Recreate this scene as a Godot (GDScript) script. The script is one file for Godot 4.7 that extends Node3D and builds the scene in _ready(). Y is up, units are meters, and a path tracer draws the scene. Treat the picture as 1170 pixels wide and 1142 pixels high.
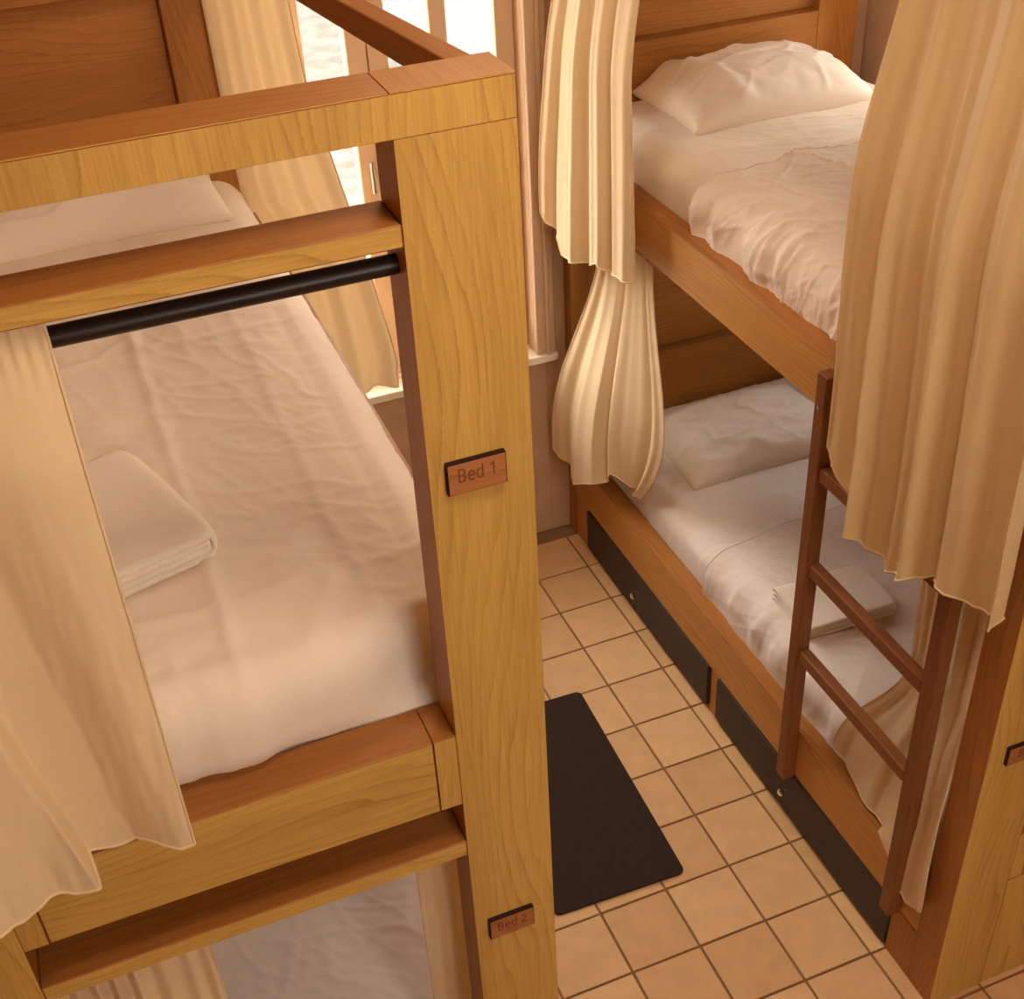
extends Node3D

# ------------------------------------------------------------------ palette
var M := {}
var noise_a := FastNoiseLite.new()
var noise_b := FastNoiseLite.new()
var used := {}

const BACK_Z := -0.265
const FRONT_Z := 1.986
const BUNK_W := 1.035
const BUNK_H := 2.532

func _ready() -> void:
	setup_camera_and_light()
	noise_a.seed = 11
	noise_a.noise_type = FastNoiseLite.TYPE_SIMPLEX_SMOOTH
	noise_a.frequency = 1.0
	noise_a.fractal_octaves = 3
	noise_b.seed = 77
	noise_b.noise_type = FastNoiseLite.TYPE_SIMPLEX
	noise_b.frequency = 1.0
	noise_b.fractal_octaves = 2
	make_materials()
	build_room()
	build_windows()
	build_outside()
	build_bunk(Vector3(-0.762, 0, 0), -1.0, "honey coloured wooden bunk bed in the foreground, plaque reading Bed 1 on its post", "left")
	build_bunk(Vector3(0.244, 0, 0), 1.0, "honey coloured wooden bunk bed with brown ladder and two charcoal drawers across the aisle", "right")
	build_bedding()
	build_curtains()
	build_floor_mat()
	build_lamps()

# ------------------------------------------------------------------ camera, sky, lamps
func setup_camera_and_light() -> void:
	var cam := Camera3D.new()
	cam.name = "camera"
	add_child(cam)
	cam.transform = Transform3D(Basis.from_euler(Vector3(-0.625642, -0.345400, -0.059294), EULER_ORDER_YXZ), Vector3(-1.30926, 3.00959, 3.40665))
	cam.fov = 42.4785
	cam.near = 0.05
	cam.current = true
	var we := WorldEnvironment.new()
	we.name = "environment"
	add_child(we)
	var e := Environment.new()
	e.background_mode = Environment.BG_SKY
	var sky := Sky.new()
	var sm := ProceduralSkyMaterial.new()
	sm.sky_top_color = Color(0.97, 0.97, 0.95)
	sm.sky_horizon_color = Color(1.0, 0.955, 0.89)
	sm.ground_bottom_color = Color(0.78, 0.71, 0.62)
	sm.ground_horizon_color = Color(1.0, 0.95, 0.88)
	sm.sky_energy_multiplier = 3.55
	sm.ground_energy_multiplier = 2.4
	sky.sky_material = sm
	e.sky = sky
	e.tonemap_mode = Environment.TONE_MAPPER_LINEAR
	e.tonemap_exposure = 0.98
	e.sdfgi_enabled = true
	e.ssao_enabled = true
	e.ssil_enabled = true
	we.environment = e

# ------------------------------------------------------------------ node helpers
func numbered(called: String) -> String:
	if not used.has(called):
		used[called] = 0
		return called
	used[called] += 1
	return "%s_%03d" % [called, used[called]]

func thing(called: String, label: String, category: String, at := Vector3.ZERO, group := "") -> Node3D:
	var o := Node3D.new()
	o.name = numbered(called)
	add_child(o)
	o.position = at
	o.set_meta("label", label)
	o.set_meta("category", category)
	if group != "":
		o.set_meta("group", group)
	return o

func solo(called: String, mesh: Mesh, mat: Material, label: String, category: String, at := Vector3.ZERO, group := "") -> MeshInstance3D:
	var o := MeshInstance3D.new()
	o.name = numbered(called)
	o.mesh = mesh
	if mat:
		o.material_override = mat
	add_child(o)
	o.position = at
	o.set_meta("label", label)
	o.set_meta("category", category)
	if group != "":
		o.set_meta("group", group)
	return o

func part(called: String, mesh: Mesh, mat: Material, parent: Node, at := Vector3.ZERO) -> MeshInstance3D:
	var o := MeshInstance3D.new()
	o.name = called
	o.mesh = mesh
	if mat:
		o.material_override = mat
	parent.add_child(o, true)
	o.position = at
	return o

func structure(called: String, mesh: Mesh, mat: Material, at := Vector3.ZERO) -> MeshInstance3D:
	var o := MeshInstance3D.new()
	o.name = called
	o.mesh = mesh
	if mat:
		o.material_override = mat
	add_child(o)
	o.position = at
	o.set_meta("kind", "structure")
	return o

# ------------------------------------------------------------------ mesh helpers
func tri(st: SurfaceTool, p: Array, n: Array, uv: Array, out: Vector3) -> void:
	var order := [0, 1, 2]
	if (p[1] - p[0]).cross(p[2] - p[0]).dot(out) > 0.0:
		order = [0, 2, 1]
	for i in order:
		if n.size():
			st.set_normal(n[i])
		st.set_uv(uv[i])
		st.add_vertex(p[i])

# chamfered box between corners a and b. grain: axis the wood runs along. face_axis: faces with a normal on that axis go to st_face
func add_box(st: SurfaceTool, a: Vector3, b: Vector3, bevel := 0.003, grain := 1, st_face: SurfaceTool = null, face_axis := 2, shift := Vector2.ZERO) -> void:
	var lo := Vector3(minf(a.x, b.x), minf(a.y, b.y), minf(a.z, b.z))
	var hi := Vector3(maxf(a.x, b.x), maxf(a.y, b.y), maxf(a.z, b.z))
	var c := (lo + hi) * 0.5
	var h := (hi - lo) * 0.5
	var bv: float = minf(bevel, minf(h.x, minf(h.y, h.z)) * 0.6)
	var corner := func(s: Vector3, axis: int) -> Vector3:
		var v := Vector3(h.x * s.x, h.y * s.y, h.z * s.z)
		for k in 3:
			if k != axis:
				v[k] -= s[k] * bv
		return c + v
	var uvof := func(p: Vector3, axis: int) -> Vector2:
		var vv: float
		var uu: float
		if axis == grain:
			uu = p[(axis + 1) % 3]
			vv = p[(axis + 2) % 3]
		else:
			vv = p[grain]
			uu = p[3 - grain - axis]
		return Vector2(uu, vv) + shift
	for axis in 3:
		var target: SurfaceTool = st_face if (st_face != null and axis == face_axis) else st
		var i := (axis + 1) % 3
		var j := (axis + 2) % 3
		for sg in [-1.0, 1.0]:
			var n := Vector3.ZERO
			n[axis] = sg
			var q := []
			for m in [[-1.0, -1.0], [1.0, -1.0], [1.0, 1.0], [-1.0, 1.0]]:
				var s := Vector3.ZERO
				s[axis] = sg
				s[i] = m[0]
				s[j] = m[1]
				q.append(corner.call(s, axis))
			var uv := []
			for p in q:
				uv.append(uvof.call(p, axis))
			tri(target, [q[0], q[1], q[2]], [n, n, n], [uv[0], uv[1], uv[2]], n)
			tri(target, [q[0], q[2], q[3]], [n, n, n], [uv[0], uv[2], uv[3]], n)
		# the four edges that run along this axis
		for si in [-1.0, 1.0]:
			for sj in [-1.0, 1.0]:
				var ni := Vector3.ZERO
				ni[i] = si
				var nj := Vector3.ZERO
				nj[j] = sj
				var s0 := Vector3.ZERO
				s0[i] = si
				s0[j] = sj
				var s1 := s0
				s0[axis] = -1.0
				s1[axis] = 1.0
				var p0: Vector3 = corner.call(s0, i)
				var p1: Vector3 = corner.call(s1, i)
				var p2: Vector3 = corner.call(s1, j)
				var p3: Vector3 = corner.call(s0, j)
				var u0: Vector2 = uvof.call(p0, i)
				var u1: Vector2 = uvof.call(p1, i)
				tri(st, [p0, p1, p2], [ni, ni, nj], [u0, u1, u1], ni + nj)
				tri(st, [p0, p2, p3], [ni, nj, nj], [u0, u1, u0], ni + nj)
	for sx in [-1.0, 1.0]:
		for sy in [-1.0, 1.0]:
			for sz in [-1.0, 1.0]:
				var s := Vector3(sx, sy, sz)
				var p := [corner.call(s, 0), corner.call(s, 1), corner.call(s, 2)]
				var uz := Vector2(p[0].x, p[0].y)
				tri(st, p, [Vector3(sx, 0, 0), Vector3(0, sy, 0), Vector3(0, 0, sz)], [uz, uz, uz], s)

func tool() -> SurfaceTool:
	var st := SurfaceTool.new()
	st.begin(Mesh.PRIMITIVE_TRIANGLES)
	return st

func box_mesh(a: Vector3, b: Vector3, bevel := 0.003, grain := 1, shift := Vector2.ZERO) -> ArrayMesh:
	var st := tool()
	add_box(st, a, b, bevel, grain, null, 2, shift)
	return st.commit()

# board whose faces across face_axis are veneered, the rest shows its stained edges
func board_mesh(a: Vector3, b: Vector3, grain: int, face_axis: int, face_mat: Material, edge_mat: Material, bevel := 0.0025) -> ArrayMesh:
	var se := tool()
	var sf := tool()
	var sh := Vector2(fposmod(a.x * 3.7 + a.y * 1.3, 0.5), fposmod(a.z * 2.1 + b.y * 0.9 + b.x * 1.7, 1.0))
	add_box(se, a, b, bevel, grain, sf, face_axis, sh)
	var m: ArrayMesh = se.commit()
	sf.commit(m)
	m.surface_set_material(0, edge_mat)
	m.surface_set_material(1, face_mat)
	return m

# parametric sheet: f(u, v) -> Vector3
func sheet_mesh(f: Callable, nu: int, nv: int, hems := "") -> ArrayMesh:
	var st := tool()
	var g := []
	for j in nv + 1:
		var row := PackedVector3Array()
		for i in nu + 1:
			row.append(f.call(float(i) / nu, float(j) / nv))
		g.append(row)
	for j in nv + 1:
		for i in nu + 1:
			var du: Vector3 = g[j][mini(i + 1, nu)] - g[j][maxi(i - 1, 0)]
			var dv: Vector3 = g[mini(j + 1, nv)][i] - g[maxi(j - 1, 0)][i]
			st.set_normal(dv.cross(du).normalized())
			st.set_uv(Vector2(float(i) / nu, float(j) / nv))
			st.add_vertex(g[j][i])
	for j in nv:
		for i in nu:
			var k := j * (nu + 1) + i
			for q in [k, k + 1, k + nu + 2, k, k + nu + 2, k + nu + 1]:
				st.add_index(q)
	var m: ArrayMesh = st.commit()
	# rolled hems along the edges that hang free
	if hems != "":
		var sh := tool()
		if hems.contains("b"):
			var line := []
			for i in nu + 1:
				line.append(g[nv][i])
			add_tube(sh, line, 0.0028, 6)
		if hems.contains("l"):
			var line := []
			for j in nv + 1:
				line.append(g[j][0])
			add_tube(sh, line, 0.0024, 6)
		if hems.contains("r"):
			var line := []
			for j in nv + 1:
				line.append(g[j][nu])
			add_tube(sh, line, 0.0024, 6)
		if hems.contains("t"):
			var line := []
			for i in nu + 1:
				line.append(g[0][i])
			add_tube(sh, line, 0.0028, 6)
		sh.commit(m)
	return m

func add_tube(st: SurfaceTool, pts: Array, r: float, sides := 8, caps := true) -> void:
	var rings := []
	for k in pts.size():
		var d: Vector3 = (pts[mini(k + 1, pts.size() - 1)] - pts[maxi(k - 1, 0)])
		if d.length() < 1e-7:
			d = Vector3(0, 1, 0)
		d = d.normalized()
		var ref := Vector3(0, 1, 0) if absf(d.y) < 0.9 else Vector3(1, 0, 0)
		var x := d.cross(ref).normalized()
		var y := x.cross(d).normalized()
		var ring := []
		for s in sides:
			var a := TAU * s / sides
			ring.append([pts[k] + (x * cos(a) + y * sin(a)) * r, x * cos(a) + y * sin(a)])
		rings.append(ring)
	for k in pts.size() - 1:
		for s in sides:
			var s2 := (s + 1) % sides
			var a = rings[k][s]
			var b = rings[k][s2]
			var c = rings[k + 1][s2]
			var d = rings[k + 1][s]
			var z := Vector2(float(s) / sides, float(k) * 0.05)
			tri(st, [a[0], b[0], c[0]], [a[1], b[1], c[1]], [z, z, z], a[1] + b[1])
			tri(st, [a[0], c[0], d[0]], [a[1], c[1], d[1]], [z, z, z], a[1] + b[1])
	if caps:
		for e in [0, pts.size() - 1]:
			var n: Vector3 = (pts[0] - pts[1]).normalized() if e == 0 else (pts[e] - pts[e - 1]).normalized()
			for s in sides:
				var p := [pts[e], rings[e][s][0], rings[e][(s + 1) % sides][0]]
				tri(st, p, [n, n, n], [Vector2.ZERO, Vector2.ZERO, Vector2.ZERO], n)

func tube_mesh(pts: Array, r: float, sides := 12) -> ArrayMesh:
	var st := tool()
	add_tube(st, pts, r, sides)
	return st.commit()

# round profile turned about y: list of Vector2(radius, height)
func lathe_mesh(profile: Array, sides := 24) -> ArrayMesh:
	var st := tool()
	for k in profile.size() - 1:
		var p0: Vector2 = profile[k]
		var p1: Vector2 = profile[k + 1]
		var t := (p1 - p0).normalized()
		for s in sides:
			var a0 := TAU * s / sides
			var a1 := TAU * (s + 1) / sides
			var d0 := Vector3(cos(a0), 0, sin(a0))
			var d1 := Vector3(cos(a1), 0, sin(a1))
			var n0 := d0 * t.y - Vector3(0, t.x, 0)
			var n1 := d1 * t.y - Vector3(0, t.x, 0)
			var a := d0 * p0.x + Vector3(0, p0.y, 0)
			var b := d1 * p0.x + Vector3(0, p0.y, 0)
			var c := d1 * p1.x + Vector3(0, p1.y, 0)
			var d := d0 * p1.x + Vector3(0, p1.y, 0)
			var z := Vector2.ZERO
			tri(st, [a, b, c], [n0, n1, n1], [z, z, z], n0 + n1)
			tri(st, [a, c, d], [n0, n1, n0], [z, z, z], n0 + n1)
	return st.commit()

func axis_stops(h: float, r: float, step: float) -> PackedFloat32Array:
	var o := PackedFloat32Array()
	for k in 5:
		o.append(-h + r * k / 5.0)
	var n := maxi(1, int(ceil((2.0 * h - 2.0 * r) / step)))
	for k in n + 1:
		o.append(lerpf(-h + r, h - r, float(k) / n))
	for k in range(1, 6):
		o.append(h - r + r * k / 5.0)
	return o

# soft rounded block; disp(point, normal) moves each point along its normal
func soft_block(size: Vector3, r: float, step: float, disp: Callable) -> ArrayMesh:
	var h := size * 0.5
	var st := tool()
	var stops := [axis_stops(h.x, r, step), axis_stops(h.y, r, maxf(step, 0.03)), axis_stops(h.z, r, step)]
	for axis in 3:
		var i := (axis + 1) % 3
		var j := (axis + 2) % 3
		var si: PackedFloat32Array = stops[i]
		var sj: PackedFloat32Array = stops[j]
		for sg in [-1.0, 1.0]:
			if axis == 1 and sg < 0.0:
				si = PackedFloat32Array([-h[i], h[i]])
				sj = PackedFloat32Array([-h[j], h[j]])
				si = stops[i]
				sj = stops[j]
			var pts := []
			for b in sj.size():
				var row := PackedVector3Array()
				for a in si.size():
					var p := Vector3.ZERO
					p[axis] = h[axis] * sg
					p[i] = si[a]
					p[j] = sj[b]
					var q := p.clamp(-h + Vector3.ONE * r, h - Vector3.ONE * r)
					var n := (p - q).normalized()
					var w := q + n * r
					row.append(w + n * float(disp.call(w, n)))
				pts.append(row)
			for b in sj.size() - 1:
				for a in si.size() - 1:
					var p0: Vector3 = pts[b][a]
					var p1: Vector3 = pts[b][a + 1]
					var p2: Vector3 = pts[b + 1][a + 1]
					var p3: Vector3 = pts[b + 1][a]
					var seq := [p0, p2, p1, p0, p3, p2] if sg > 0.0 else [p0, p1, p2, p0, p2, p3]
					for v in seq:
						st.set_uv(Vector2(v[i], v[j]))
						st.add_vertex(v)
	st.generate_normals()
	return st.commit()

func table(keys: Array, t: float) -> float:
	for k in keys.size() - 1:
		if t <= keys[k + 1][0]:
			var s: float = clampf((t - keys[k][0]) / (keys[k + 1][0] - keys[k][0]), 0.0, 1.0)
			s = s * s * (3.0 - 2.0 * s)
			return lerpf(keys[k][1], keys[k + 1][1], s)
	return keys[keys.size() - 1][1]

func tablel(keys: Array, t: float) -> float:
	for k in keys.size() - 1:
		if t <= keys[k + 1][0]:
			var s: float = clampf((t - keys[k][0]) / (keys[k + 1][0] - keys[k][0]), 0.0, 1.0)
			return lerpf(keys[k][1], keys[k + 1][1], s)
	return keys[keys.size() - 1][1]

func na(x: float, y: float, z := 0.0) -> float:
	return noise_a.get_noise_3d(x, y, z)

func nb(x: float, y: float, z := 0.0) -> float:
	return noise_b.get_noise_3d(x, y, z)

# narrow ridge along a line
func ridge(d: float, w: float) -> float:
	return exp(-d * d / (w * w))

# ------------------------------------------------------------------ materials
func wood_texture(seed_: int, strength: float) -> ImageTexture:
	var w := 512
	var hh := 1024
	var img := Image.create(w, hh, false, Image.FORMAT_RGB8)
	var n1 := FastNoiseLite.new()
	n1.seed = seed_
	n1.noise_type = FastNoiseLite.TYPE_SIMPLEX_SMOOTH
	n1.frequency = 1.0
	n1.fractal_type = FastNoiseLite.FRACTAL_NONE
	var n2 := FastNoiseLite.new()
	n2.seed = seed_ + 5
	n2.noise_type = FastNoiseLite.TYPE_SIMPLEX
	n2.frequency = 1.0
	n2.fractal_type = FastNoiseLite.FRACTAL_NONE
	for y in hh:
		# the board's length runs round a circle so that the grain closes on itself
		var ang := TAU * y / hh
		var cy := 0.382 * cos(ang)
		var sy := 0.382 * sin(ang)
		for x in w:
			var u := 0.7 * x / w
			var slow := n1.get_noise_3d(u * 5.0, cy * 0.9, sy * 0.9)
			var ring := u * 51.43 + slow * 3.2 + 0.35 * n1.get_noise_3d(u * 30.0 + 9.0, cy * 3.0, sy * 3.0)
			var fr := ring - floorf(ring)
			var line := pow(fr, 7.0) * clampf(0.55 + 0.9 * n1.get_noise_3d(u * 11.0 + 31.0, cy * 2.2, sy * 2.2), 0.0, 1.0)
			var fine := n2.get_noise_3d(u * 260.0, cy * 7.0, sy * 7.0)
			var broad := n1.get_noise_3d(u * 9.0 + 50.0, cy * 0.7, sy * 0.7)
			var d := strength * (0.15 * line + 0.05 * fine + 0.06 * broad + 0.035 * fr)
			var k := clampf(0.93 - d, 0.0, 1.0)
			img.set_pixel(x, y, Color(k, clampf(k - 0.25 * d, 0, 1), clampf(k - 0.55 * d, 0, 1)))
	img.generate_mipmaps()
	return ImageTexture.create_from_image(img)

func wood(tex: Texture2D, c: Color, rough: float) -> StandardMaterial3D:
	var m := StandardMaterial3D.new()
	m.albedo_texture = tex
	m.albedo_color = c
	m.uv1_scale = Vector3(1.0 / 0.7, 1.0 / 2.4, 1.0)
	m.roughness = rough
	m.metallic_specular = 0.4
	return m

func plain(c: Color, rough := 0.8, spec := 0.4) -> StandardMaterial3D:
	var m := StandardMaterial3D.new()
	m.albedo_color = c
	m.roughness = rough
	m.metallic_specular = spec
	return m

func cloth(c: Color, through: Color, rough := 0.85) -> StandardMaterial3D:
	var m := plain(c, rough, 0.25)
	m.cull_mode = BaseMaterial3D.CULL_DISABLED
	if through.r > 0.0:
		m.backlight_enabled = true
		m.backlight = through
	m.rim_enabled = true
	m.rim = 0.25
	m.rim_tint = 0.6
	return m

func speckle(c: Color, amount: float, scale: float, seed_: int) -> StandardMaterial3D:
	var m := plain(Color.WHITE, 0.85, 0.3)
	var nt := NoiseTexture2D.new()
	nt.width = 512
	nt.height = 512
	nt.seamless = true
	var n := FastNoiseLite.new()
	n.seed = seed_
	n.frequency = 0.012
	n.fractal_octaves = 5
	nt.noise = n
	var gr := Gradient.new()
	gr.offsets = PackedFloat32Array([0.0, 1.0])
	gr.colors = PackedColorArray([c.darkened(amount), c.lightened(amount * 0.5)])
	nt.color_ramp = gr
	m.albedo_texture = nt
	m.uv1_triplanar = true
	m.uv1_world_triplanar = true
	m.uv1_scale = Vector3.ONE * scale
	return m

func make_materials() -> void:
	var t1 := wood_texture(3, 0.72)
	M.veneer = wood(t1, Color(0.86, 0.685, 0.355), 0.42)
	M.edge = wood(t1, Color(0.70, 0.455, 0.215), 0.40)
	M.rail_edge = wood(t1, Color(0.75, 0.51, 0.255), 0.40)
	M.rail = wood(t1, Color(0.84, 0.60, 0.31), 0.42)
	M.head = wood(t1, Color(0.76, 0.51, 0.24), 0.45)
	M.ladder = wood(t1, Color(0.56, 0.34, 0.19), 0.42)
	M.plaque = wood(t1, Color(0.72, 0.46, 0.26), 0.5)
	M.burnt = plain(Color(0.17, 0.07, 0.035), 0.8)
	M.ink = plain(Color(0.50, 0.28, 0.14), 0.9)
	M.drawer = plain(Color(0.25, 0.205, 0.18), 0.55)
	M.chrome = plain(Color(0.85, 0.85, 0.86), 0.18)
	M.chrome.metallic = 1.0
	M.rod = plain(Color(0.17, 0.125, 0.10), 0.38)
	M.sheet = cloth(Color(0.92, 0.87, 0.82), Color(0, 0, 0))
	M.sheet_warm = cloth(Color(0.93, 0.87, 0.80), Color(0, 0, 0))
	M.pillow = cloth(Color(0.96, 0.905, 0.835), Color(0, 0, 0), 0.8)
	M.towel = cloth(Color(0.97, 0.92, 0.85), Color(0, 0, 0), 0.95)
	M.towel.normal_enabled = true
	var nt := NoiseTexture2D.new()
	nt.width = 256
	nt.height = 256
	nt.as_normal_map = true
	nt.bump_strength = 2.5
	nt.seamless = true
	var n := FastNoiseLite.new()
	n.seed = 4
	n.frequency = 0.2
	nt.noise = n
	M.towel.normal_texture = nt
	M.towel.uv1_triplanar = true
	M.towel.uv1_scale = Vector3.ONE * 12.0
	M.curtain = cloth(Color(0.90, 0.80, 0.64), Color(0.38, 0.32, 0.22), 0.6)
	M.curtain_satin = cloth(Color(0.88, 0.77, 0.58), Color(0.5, 0.42, 0.28), 0.34)
	M.curtain_satin.metallic_specular = 0.6
	M.mat = speckle(Color(0.20, 0.14, 0.105), 0.06, 6.0, 9)
	M.wall = speckle(Color(0.79, 0.635, 0.49), 0.06, 0.8, 21)
	M.ceiling = plain(Color(0.70, 0.57, 0.43), 0.9)
	M.grout = plain(Color(0.56, 0.42, 0.28), 0.95)
	M.tiles = []
	for k in 4:
		var m := speckle(Color(0.87, 0.685, 0.475).lightened(0.02 * k).darkened(0.015 * (3 - k)), 0.05, 1.6, 40 + k)
		m.roughness = 0.5
		M.tiles.append(m)
	M.frame = plain(Color(0.80, 0.67, 0.54), 0.5)
	M.sill = plain(Color(0.90, 0.84, 0.76), 0.45)
	M.glass = plain(Color(1, 1, 1, 0.06), 0.02, 0.5)
	M.glass.transparency = BaseMaterial3D.TRANSPARENCY_ALPHA
	M.gravel = speckle(Color(0.30, 0.285, 0.255), 0.22, 0.5, 60)
	M.limewash = plain(Color(0.33, 0.34, 0.36), 0.9)

# ------------------------------------------------------------------ room
func build_room() -> void:
	# floor: a bed of grout that carries the tiles
	var fl := structure("floor", box_mesh(Vector3(-1.96, -0.12, -0.4), Vector3(1.5, -0.006, 5.36), 0.001), M.grout)
	var tm := box_mesh(Vector3(-0.0968, -0.006, -0.0968), Vector3(0.0968, 0.0, 0.0968), 0.0022)
	var rng := RandomNumberGenerator.new()
	rng.seed = 5
	for j in range(-2, 19):
		for i in range(-10, 7):
			var cx := (i + 0.5) * 0.2
			var cz := (j + 0.5) * 0.2
			var under_left := cx < -0.83 and cz < 1.85
			var under_right := cx > 0.34 and cz < 1.85
			if cz - 0.1 < BACK_Z - 0.07 or cx + 0.1 > 1.42 or cx - 0.1 < -1.92 or under_left or under_right:
				continue
			var t := part("tile", tm, M.tiles[rng.randi() % 4], fl, Vector3(cx, rng.randf_range(-0.0006, 0.0), cz))
			t.rotation.y = rng.randf_range(-0.004, 0.004)
	structure("ceiling", box_mesh(Vector3(-1.96, 3.55, -0.45), Vector3(1.5, 3.7, 5.36), 0.001), M.ceiling)
	structure("wall_left", box_mesh(Vector3(-1.98, 0.0, -0.42), Vector3(-1.85, 3.55, 5.36), 0.001), M.wall)
	var sf := tool()
	add_box(sf, Vector3(-1.85, 0, 5.2), Vector3(1.36, WIN3[2], 5.36), 0.001)
	add_box(sf, Vector3(-1.85, WIN3[3], 5.2), Vector3(1.36, 3.55, 5.36), 0.001)
	add_box(sf, Vector3(-1.85, WIN3[2], 5.2), Vector3(WIN3[0], WIN3[3], 5.36), 0.001)
	add_box(sf, Vector3(WIN3[1], WIN3[2], 5.2), Vector3(1.36, WIN3[3], 5.36), 0.001)
	structure("wall_front", sf.commit(), M.wall)
	# back wall with the opening for the window
	var st := tool()
	var zb := BACK_Z - 0.16
	add_box(st, Vector3(-1.85, 0, zb), Vector3(-0.84, 3.55, BACK_Z), 0.001)
	add_box(st, Vector3(0.17, 0, zb), Vector3(1.50, 3.55, BACK_Z), 0.001)
	add_box(st, Vector3(-0.84, 0, zb), Vector3(0.17, 0.775, BACK_Z), 0.001)
	add_box(st, Vector3(-0.84, 2.5, zb), Vector3(0.17, 3.55, BACK_Z), 0.001)
	structure("wall_back", st.commit(), M.wall)
	# right wall with a window beside the right bunk
	st = tool()
	add_box(st, Vector3(1.36, 0, BACK_Z), Vector3(1.50, 3.55, WIN2[0]), 0.001)
	add_box(st, Vector3(1.36, 0, WIN2[1]), Vector3(1.50, 3.55, 5.36), 0.001)
	add_box(st, Vector3(1.36, 0, WIN2[0]), Vector3(1.50, WIN2[2], WIN2[1]), 0.001)
	add_box(st, Vector3(1.36, WIN2[3], WIN2[0]), Vector3(1.50, 3.55, WIN2[1]), 0.001)
	structure("wall_right", st.commit(), M.wall)

const WIN3 := [-0.95, 0.25, 2.2, 3.1]
const WIN2 := [0.14, 0.42, 1.0, 2.45]

func build_windows() -> void:
	var w := Node3D.new()
	w.name = "window_1"
	add_child(w)
	w.set_meta("kind", "structure")
	var z0 := BACK_Z - 0.12
	var z1 := BACK_Z - 0.06
	# casing round the opening
	var st := tool()
	add_box(st, Vector3(-0.87, 0.775, BACK_Z), Vector3(-0.80, 2.56, BACK_Z + 0.022), 0.004)
	add_box(st, Vector3(0.13, 0.775, BACK_Z), Vector3(0.20, 2.56, BACK_Z + 0.022), 0.004)
	add_box(st, Vector3(0.162, 0.775, BACK_Z + 0.02), Vector3(0.178, 2.56, BACK_Z + 0.032), 0.004)
	add_box(st, Vector3(-0.87, 2.49, BACK_Z), Vector3(0.20, 2.56, BACK_Z + 0.024), 0.004)
	part("casing", st.commit(), M.frame, w)
	st = tool()
	add_box(st, Vector3(-0.84, 0.775, z0 - 0.03), Vector3(-0.80, 2.5, BACK_Z), 0.002)
	add_box(st, Vector3(0.13, 0.775, z0 - 0.03), Vector3(0.17, 2.5, BACK_Z), 0.002)
	add_box(st, Vector3(-0.80, 2.46, z0 - 0.03), Vector3(0.13, 2.5, BACK_Z), 0.002)
	part("jamb", st.commit(), M.frame, w)
	# two casements that meet in the middle, each with one upright bar
	var mid := -0.335
	for s in [[-0.80, mid - 0.001, -0.55], [mid + 0.001, 0.13, -0.11]]:
		var sash := tool()
		var a: float = s[0]
		var b: float = s[1]
		add_box(sash, Vector3(a, 0.80, z0), Vector3(a + 0.062, 2.46, z1), 0.004)
		add_box(sash, Vector3(b - 0.062, 0.80, z0), Vector3(b, 2.46, z1), 0.004)
		add_box(sash, Vector3(a + 0.062, 0.80, z0), Vector3(b - 0.062, 0.875, z1), 0.004)
		add_box(sash, Vector3(a + 0.062, 2.39, z0), Vector3(b - 0.062, 2.46, z1), 0.004)
		var so := part("sash", sash.commit(), M.frame, w)
		part("glazing_bar", box_mesh(Vector3(s[2] - 0.027, 0.875, z0 + 0.005), Vector3(s[2] + 0.027, 2.39, z1 - 0.003), 0.004), M.frame, so)
		for g in [[a + 0.062, s[2] - 0.027], [s[2] + 0.027, b - 0.062]]:
			part("pane", box_mesh(Vector3(g[0], 0.875, z0 + 0.028), Vector3(g[1], 2.39, z0 + 0.032), 0.0005), M.glass, so)
	part("handle", tube_mesh([Vector3(mid - 0.03, 1.56, z1 + 0.02), Vector3(mid - 0.03, 1.46, z1 + 0.022)], 0.008, 10), M.chrome, w)
	part("sill", box_mesh(Vector3(-0.88, 0.757, z0 - 0.03), Vector3(0.205, 0.788, BACK_Z + 0.035), 0.005), M.sill, w)
	part("sill_bead", box_mesh(Vector3(-0.80, 0.788, z0 - 0.02), Vector3(0.13, 0.80, z1 + 0.015), 0.003), M.sill, w)

	var w2 := Node3D.new()
	w2.name = "window_2"
	add_child(w2)
	w2.set_meta("kind", "structure")
	st = tool()
	var xa := 1.40
	var xb := 1.46
	add_box(st, Vector3(xa, WIN2[2], WIN2[0]), Vector3(xb, WIN2[3], WIN2[0] + 0.05), 0.004)
	add_box(st, Vector3(xa, WIN2[2], WIN2[1] - 0.05), Vector3(xb, WIN2[3], WIN2[1]), 0.004)
	add_box(st, Vector3(xa, WIN2[2], WIN2[0] + 0.05), Vector3(xb, WIN2[2] + 0.06, WIN2[1] - 0.05), 0.004)
	add_box(st, Vector3(xa, WIN2[3] - 0.06, WIN2[0] + 0.05), Vector3(xb, WIN2[3], WIN2[1] - 0.05), 0.004)
	part("sash", st.commit(), M.frame, w2)
	part("pane", box_mesh(Vector3(1.428, WIN2[2] + 0.06, WIN2[0] + 0.05), Vector3(1.432, WIN2[3] - 0.06, WIN2[1] - 0.05), 0.0005), M.glass, w2)

	var w3 := Node3D.new()
	w3.name = "window_3"
	add_child(w3)
	w3.set_meta("kind", "structure")
	st = tool()
	for x in [WIN3[0] + 0.03, -0.35, WIN3[1] - 0.03]:
		add_box(st, Vector3(x - 0.03, WIN3[2], 5.25), Vector3(x + 0.03, WIN3[3], 5.31), 0.004)
	for y in [WIN3[2] + 0.03, WIN3[3] - 0.03]:
		add_box(st, Vector3(WIN3[0] + 0.06, y - 0.03, 5.25), Vector3(WIN3[1] - 0.06, y + 0.03, 5.31), 0.004)
	part("sash", st.commit(), M.frame, w3)
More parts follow.
